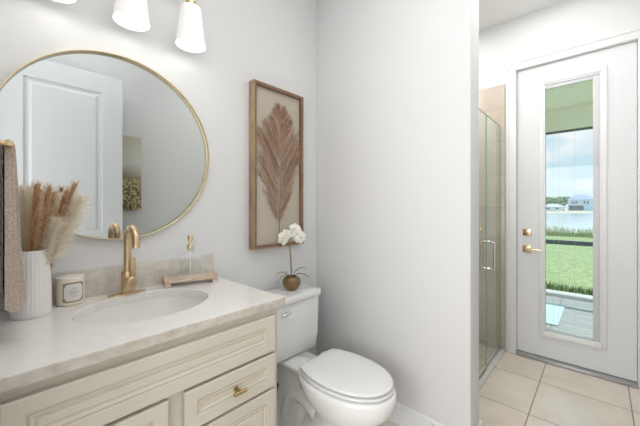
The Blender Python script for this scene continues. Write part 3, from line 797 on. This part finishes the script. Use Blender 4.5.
m = MB(); m.cyl((0, 0, .010), (0, 0, .098), .0018, 8); sub(pm, m, 'dip_tube', mat('tube_plastic', (.90, .90, .88), .4), bt)

# ------------------------------------------------------------------ towel bar + towel on the left wall
tb = thing('towel_bar', 'gold towel bar on the left wall holding the brown towel', 'towel bar', (0, 1.22, 1.46))
BZ_, BXX = 1.462, .030
m = MB(); m.cyl((BXX, 1.090, BZ_), (BXX, 1.39, BZ_), .0075, 20, bev=.001); m.build('bar', GOLD, tb)
for y in (1.100, 1.38):
    m = MB(); m.cyl((XL+.0005, y, BZ_), (XL+.007, y, BZ_), .018, 24, bev=.001); m.cyl((XL+.006, y, BZ_), (BXX, y, BZ_), .0065, 16); m.build('post', GOLD, tb)
def towel_sheet():
    bm = bmesh.new(); rows = []; NY = 40
    def lerp(tab, z):
        for (z0, x0), (z1, x1) in zip(tab, tab[1:]):
            if z >= z1: return x0+(x1-x0)*(z0-z)/(z0-z1)
        return tab[-1][1]
    OUT = [(1.47, .0405), (1.44, .0425), (1.345, .047), (1.18, .053), (1.09, .063), (1.05, .064), (1.032, .056)]
    for j in range(NY+1):
        y = 1.132+.205*j/NY; c = []
        w = lambda z: .0022*max(0, (1.47-z)/.44)*math.sin((y-1.13)*2*PI/.075+.8+z*3)
        zs = [1.462-.43*k/40 for k in range(41)]
        sec = [(lerp(OUT, z)+w(z), z, 0) for z in zs]
        sec += [(.046, 1.024, 0), (.032, 1.025, 0), (.0225, 1.034, 0)]
        sec += [(.0215+(.0005 if z < 1.44 else (z-1.44)*.03), z, 0) for z in [1.05+.40*k/20 for k in range(21)]]
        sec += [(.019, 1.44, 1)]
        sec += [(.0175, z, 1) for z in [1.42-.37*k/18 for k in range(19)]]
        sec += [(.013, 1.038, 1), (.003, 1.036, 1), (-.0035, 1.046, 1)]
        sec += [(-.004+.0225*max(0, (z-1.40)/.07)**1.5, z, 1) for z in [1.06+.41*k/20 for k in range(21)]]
        sec += [(BXX-.0085, 1.474, 0), (BXX, 1.4775, 0), (BXX+.007, 1.473, 0)]
        yy = 1.235+(y-1.235)
        rows.append(([bm.verts.new((x, y, z)) for x, z, _ in sec], [q[2] for q in sec]))
    n = len(rows[0][0])
    for (a, t), (b, _) in zip(rows, rows[1:]):
        for k in range(n):
            f = bm.faces.new((a[k], a[(k+1) % n], b[(k+1) % n], b[k])); f.material_index = t[k]; f.smooth = True
    # end caps: strips across the two layers
    for row, rev in ((rows[0], True), (rows[-1], False)):
        vs = row[0]; tg = row[1]
        first = [v for v, t in zip(vs, tg) if t == 0]; back = [v for v, t in zip(vs, tg) if t == 1]
        for grp, mi_ in ((first, 0), (back, 1)):
            f = bm.faces.new(list(reversed(grp)) if rev else grp); f.material_index = mi_
    bmesh.ops.triangulate(bm, faces=[f for f in bm.faces if len(f.verts) > 4])
    me = bpy.data.meshes.new('towel'); bm.to_mesh(me); bm.free(); me.materials.append(TOWEL); me.materials.append(TOWELD)
    o = bpy.data.objects.new('towel', me); COL.objects.link(o)
    return o
def towel():
    o = towel_sheet()
    b = o.modifiers.new('soft', 'SUBSURF'); b.subdivision_type = 'SIMPLE'; b.levels = 1; b.render_levels = 1
    tx = bpy.data.textures.new('terry', 'CLOUDS'); tx.noise_scale = .006
    d = o.modifiers.new('terry', 'DISPLACE'); d.texture = tx; d.strength = .0030; d.mid_level = .5; d.texture_coords = 'LOCAL'
    return tag(o, 'brown terry hand towel folded over the gold bar at the left edge', 'towel')
towel()

# ------------------------------------------------------------------ canvas seen in the mirror
ca = thing('canvas_picture', 'tall narrow canvas of a hazy meadow reflected in the mirror beside the door', 'picture', (.84, YF, 1.27))
m = MB(); m.box(.68, 1.017, YF+.001, YF+.030, 1.275, 2.0, bev=.002)
def meadow():
    mm = bpy.data.materials.new('meadow_print'); mm.use_nodes = True; n, l = mm.node_tree.nodes, mm.node_tree.links; b = n['Principled BSDF']; b.inputs['Roughness'].default_value = .8
    t = n.new('ShaderNodeTexCoord'); s_ = n.new('ShaderNodeSeparateXYZ'); l.new(t.outputs['Generated'], s_.inputs[0])
    nzz = n.new('ShaderNodeTexNoise'); nzz.inputs['Scale'].default_value = 55; nzz.inputs['Detail'].default_value = 6; l.new(t.outputs['Object'], nzz.inputs['Vector'])
    big = n.new('ShaderNodeTexNoise'); big.inputs['Scale'].default_value = 7; l.new(t.outputs['Object'], big.inputs['Vector'])
    ad = n.new('ShaderNodeMath'); ad.operation = 'MULTIPLY_ADD'; l.new(big.outputs[0], ad.inputs[0]); ad.inputs[1].default_value = .16; l.new(s_.outputs['Z'], ad.inputs[2])
    r = n.new('ShaderNodeValToRGB'); e = r.color_ramp.elements; e[0].position = .0; e[0].color = (.20, .18, .09, 1); e[1].position = 1; e[1].color = (.56, .53, .42, 1)
    for p, c in ((.42, (.26, .22, .12)), (.56, (.42, .38, .28)), (.72, (.74, .72, .64)), (.85, (.66, .64, .54))): k = e.new(p); k.color = (*c, 1)
    l.new(ad.outputs[0], r.inputs[0])
    r2 = n.new('ShaderNodeValToRGB'); r2.color_ramp.elements[0].position = .42; r2.color_ramp.elements[1].position = .60; r2.color_ramp.elements[0].color = (.15, .12, .05, 1); r2.color_ramp.elements[1].color = (.70, .60, .36, 1); l.new(nzz.outputs[0], r2.inputs[0])
    g = n.new('ShaderNodeValToRGB'); g.color_ramp.elements[0].position = .45; g.color_ramp.elements[0].color = (1, 1, 1, 1); g.color_ramp.elements[1].position = .58; g.color_ramp.elements[1].color = (0, 0, 0, 1); l.new(ad.outputs[0], g.inputs[0])
    x = n.new('ShaderNodeMix'); x.data_type = 'RGBA'; l.new(g.outputs[0], x.inputs[0]); l.new(r.outputs[0], x.inputs[6]); l.new(r2.outputs[0], x.inputs[7]); l.new(x.outputs[2], b.inputs['Base Color'])
    return mm
m.build('canvas', meadow(), ca)

# ------------------------------------------------------------------ shower glass
sd = thing('shower_door', 'clear glass shower door with a chrome handle beyond the white wall end', 'shower door', (2.90, YG, .02))
m = MB(); m.box(2.665, XD-.030, YG-.005, YG+.005, .030, 2.035); gp = m.build('glass_panel', SGLASS, sd, smooth=False)
m = MB(); m.box(2.6635, 2.6648, YG-.005, YG+.005, .030, 2.035); m.box(2.665, XD-.030, YG-.005, YG+.005, 2.0352, 2.0365); m.box(XD-.0298, XD-.0285, YG-.005, YG+.005, .030, 2.035); sub(gp, m, 'glass_edge', SEDGE, sd, smooth=False)
m = MB(); hy, hx, z0_, z1_ = YG-.05, 2.705, .805, 1.022
for sg in (-1, 1):
    hy = YG+sg*.048
    m.tube([(hx, YG+sg*.006, z0_), (hx, hy-sg*.014, z0_), (hx, hy-sg*.004, z0_+.004), (hx, hy, z0_+.016), (hx, hy, (z0_+z1_)/2), (hx, hy, z1_-.016), (hx, hy-sg*.004, z1_-.004), (hx, hy-sg*.014, z1_), (hx, YG+sg*.006, z1_)], .0085, 14)
    for z in (z0_, z1_): m.cyl((hx, YG+sg*.0052, z), (hx, YG+sg*.009, z), .014, 20)
m.build('handle', CHROME, sd)
m = MB(); m.box(2.665, XD-.030, YG-.006, YG+.006, .018, .0298, bev=.001); m.build('bottom_sweep', CHROME, sd)
ss = thing('shower_screen', 'fixed clear glass shower screen left of the handled glass door', 'shower screen', (2.2, YG, .02))
m = MB(); m.box(XS+.014, 2.660, YG-.005, YG+.005, .018, 2.035); gp = m.build('glass_panel', SGLASS, ss, smooth=False)
m = MB(); m.box(2.6605, 2.6622, YG-.005, YG+.005, .018, 2.035); m.box(XS+.014, 2.660, YG-.005, YG+.005, 2.0352, 2.0365); sub(gp, m, 'glass_edge', SEDGE, ss, smooth=False)
m = MB(); m.box(XS+.0125, 2.660, YG-.008, YG+.008, .0165, .0178); m.build('channel', CHROME, ss)

# ------------------------------------------------------------------ outside
DECK = tile_mat('patio_paver', (.30, .33, .345), (.42, .45, .46), (.20, .22, .23), .10, .40, 3.3, 0, (0, 1), .5, .010)
GR = mat('lawn', (.24, .34, .13), .95, col2=(.48, .57, .32), nscale=14, bump=.6, bscale=30)
WATER = mat('lake_water', (.50, .62, .66), .12, col2=(.58, .69, .73), nscale=.3, stretch=(1, .2, 1), bump=.2, bscale=2)
SANDM = mat('shore_sand', (.62, .55, .42), .9)
LWHITE = mat('lanai_white', (.75, .77, .74), .6)
LCEIL = mat('lanai_ceiling', (.88, .87, .66), .8)
FRAMED = mat('cage_bronze', (.10, .13, .13), .5)
ZD = -.05
sbox('patio_deck', DECK, XD+.17, 5.80, -4, 6, ZD-.15, ZD)
sbox('lanai_ceiling', LCEIL, XD+.17, 5.75, -4, 6, 2.75, 2.85)
lb_ = MB(); lb_.box(5.75, 5.95, -4, 6, 2.46, 2.86, bev=.005); struct(lb_.build('lanai_beam', LCEIL))
struct(MB().box(5.80, 6.02, -4, 6, ZD-.15, ZD+.045, bev=.01).build('patio_kerb', mat('kerb_concrete', (.70, .71, .69), .8, col2=(.60, .61, .60), nscale=15)))
sc_ = thing('screen_enclosure', 'dark bronze frame of the patio screen with a chair rail, outside the glass door', 'screen frame', (5.86, .5, ZD+.046))
m = MB(); m.box(5.835, 5.885, -3.9, 5.9, .735, .800, bev=.004); m.build('chair_rail', FRAMED, sc_)
m = MB(); m.box(5.835, 5.885, -3.9, 5.9, 2.432, 2.459, bev=.003); m.build('head_rail', FRAMED, sc_)
for y in (-1.5, 2.2): 
    m = MB(); m.box(5.835, 5.885, y-.025, y+.025, ZD+.046, 2.404); m.build('post', FRAMED, sc_)
o = MB().box(4.35, 5.30, .34, .80, ZD+.0005, ZD+.012, bev=.003).build('deck_light_patch', mat('light_patch_blue', (.50, .68, .74), .7, col2=(.56, .73, .79), nscale=20))  # thin pale slab imitating a patch of light on the pavers
tag(o, 'pale blue stand-in for a patch of light on the grey patio pavers outside the door', 'light patch')
GZ = -.10
m = MB(); m.quad((5.9, -30, GZ), (19.6, -30, GZ), (19.6, 40, GZ), (5.9, 40, GZ)); struct(m.build('lawn', GR, smooth=False))
m = MB(); m.quad((19.5, -200, -.50), (118, -200, -.50), (118, 300, -.50), (19.5, 300, -.50)); struct(m.build('lake', WATER, smooth=False))
m = MB(); m.quad((117, -300, -.42), (900, -300, -.42), (900, 500, -.42), (117, 500, -.42)); struct(m.build('far_ground', mat('far_grass', (.50, .50, .36), .9, col2=(.60, .56, .42), nscale=.08), smooth=False))
# tufts along the kerb, plus reeds by the lake
def blades(name, n, xr, yr, z, hmin, hmax, w, mts, label, cat, lean=.35, seed=1):
    rg = random.Random(seed); m = MB()
    for k in range(n):
        p = Vector((rg.uniform(*xr), rg.uniform(*yr), z)); L = rg.uniform(hmin, hmax)*(0.7+.6*noise.noise(Vector((p.x*.4, p.y*.9, 0)))+.2)
        v = Vector((rg.uniform(-lean, lean), rg.uniform(-lean, lean), 1))
        strand(m, p, v, max(.02, L), w*rg.uniform(.6, 1.3), droop=L*.12, mi=rg.randrange(len(mts)), seg=2, side=Vector((1, .1, 0)))
    return tag(m.build(name, mts, smooth=False), label, cat, kind='stuff')
G1 = mat('blade_a', (.38, .55, .20), .8); G2 = mat('blade_b', (.54, .68, .32), .8); G3 = mat('blade_c', (.10, .15, .06), .9); R1 = mat('reed_a', (.42, .50, .26), .9); R2 = mat('reed_b', (.66, .52, .32), .9); R3 = mat('reed_c', (.32, .46, .24), .9)
blades('edge_tufts', 1500, (6.03, 6.35), (-.4, 1.6), GZ, .12, .22, .007, [G3, G1, G3], 'dark shaggy grass tufts along the white patio kerb', 'grass', seed=6)
blades('lakeside_reeds', 1500, (18.6, 19.6), (-2, 5), GZ, .15, .58, .016, [R1, R2, R3], 'green and tan reeds along the near lake shore', 'reeds', lean=.2, seed=8)
# houses and trees across the lake
def house(name, label, pxa, pxb, D, wall_h, roof_h, wallm, roofm, floors, dark=None, z=-.42):
    ctr = at((pxa+pxb)/2, D, z); ang = math.atan2(ctr.y, ctr.x)-PI/2; dp = 8
    Lh = (pxb-pxa)/2*D/FPX*D/math.hypot(ctr.x, ctr.y)
    t = thing(name, label, 'house', tuple(ctr), rz=ang, local=True)
    m = MB(); m.box(-Lh, Lh, 0, dp*1.0, 0, wall_h); wl_ = m.build('wall', wallm, t, smooth=False)
    m = MB(); e = .5; a = [(-Lh-e, -e, wall_h), (Lh+e, -e, wall_h), (Lh+e, dp+e, wall_h), (-Lh-e, dp+e, wall_h)]
    b = [(-Lh*.35, dp/2-.2, wall_h+roof_h), (Lh*.35, dp/2-.2, wall_h+roof_h), (Lh*.35, dp/2+.2, wall_h+roof_h), (-Lh*.35, dp/2+.2, wall_h+roof_h)]
    a0 = [(x, y, zz-.18) for x, y, zz in a]
    m.loft([a0, a, b]); m.build('roof', roofm, t, smooth=False)
    wm = mat('house_window', (.10, .17, .24), .5)
    for (u0, u1, za, zb_) in floors:
        m = MB(); m.box(-Lh+2*Lh*u0, -Lh+2*Lh*u1, -.06, -.002, za, zb_); m.build('window', wm, t, smooth=False)
    if dark:
        m = MB(); m.box(-Lh+2*Lh*dark[0], -Lh+2*Lh*dark[1], -.12, -.002, .25, dark[2]); m.build('screened_porch', mat('porch_dark', (.10, .14, .15), .6), t, smooth=False)
    return t
HB = mat('house_blue', (.58, .72, .84), .8); HW = mat('house_white', (.80, .83, .82), .8); RB = mat('roof_blue_grey', (.40, .50, .66), .8); RG = mat('roof_grey', (.55, .60, .66), .8)
house('house', 'pale blue two-storey house with dark porch across the lake', 567.5, 594.5, 150, 5.6, 2.5, HB, RB, [(.16, .21, 3.4, 4.8), (.24, .29, 3.4, 4.8), (.32, .37, 3.4, 4.8), (.60, .66, 3.4, 4.8), (.72, .78, 3.4, 4.8)], (.05, .60, 2.6))
house('house', 'low white single-storey house across the lake in front of the trees', 541, 565, 140, 1.9, 1.5, HW, RG, [(.2, .35, .9, 1.5), (.6, .75, .9, 1.5)])
TRU = mat('trunk', (.22, .18, .13), .9); FOL = mat('foliage', (.10, .22, .10), .9, col2=(.20, .34, .17), nscale=.7)
def tree(px, D, h, w, label, seed):
    c = at(px, D, -.42); t = thing('tree', label, 'tree', tuple(c), local=True, group='trees across the lake'); rg = random.Random(seed)
    m = MB(); m.tube([(0, 0, 0), (.1, 0, h*.3), (0, .1, h*.6)], [.3, .22, .12], 8); m.build('trunk', TRU, t)
    m = MB()
    for k in range(16):
        a = rg.uniform(0, 2*PI); r = w*.5*rg.random()**.5; zc = h*rg.uniform(.42, .88); s_ = w*rg.uniform(.16, .28)
        q = bmesh.ops.create_icosphere(m.bm, subdivisions=2, radius=s_)
        for v in q['verts']:
            d = 1+.35*noise.noise(v.co*1.6+Vector((k, seed, 0))); v.co = Vector((v.co.x*d+r*math.cos(a), v.co.y*d+r*math.sin(a), v.co.z*d*.8+zc))
    m.build('crown', FOL, t); return t
for k, (px, D, h, w, lab) in enumerate(((541, 165, 7.2, 5.5, 'dark green tree at the left edge of the far tree group'), (549, 178, 8.0, 5.5, 'tree second from the left behind the low white house'), (556.5, 164, 6.8, 5.5, 'tree in the middle of the gap behind the low white house'), (564, 178, 8.6, 5.5, 'tallest tree beside the blue two-storey house'), (594, 172, 4.6, 6, 'low tree at the right end of the blue house'))):
    tree(px, D, h, w, lab, k+3)

for r_ in _roots:
    for k in ('_base', '_rz', '_local'):
        if k in r_: del r_[k]
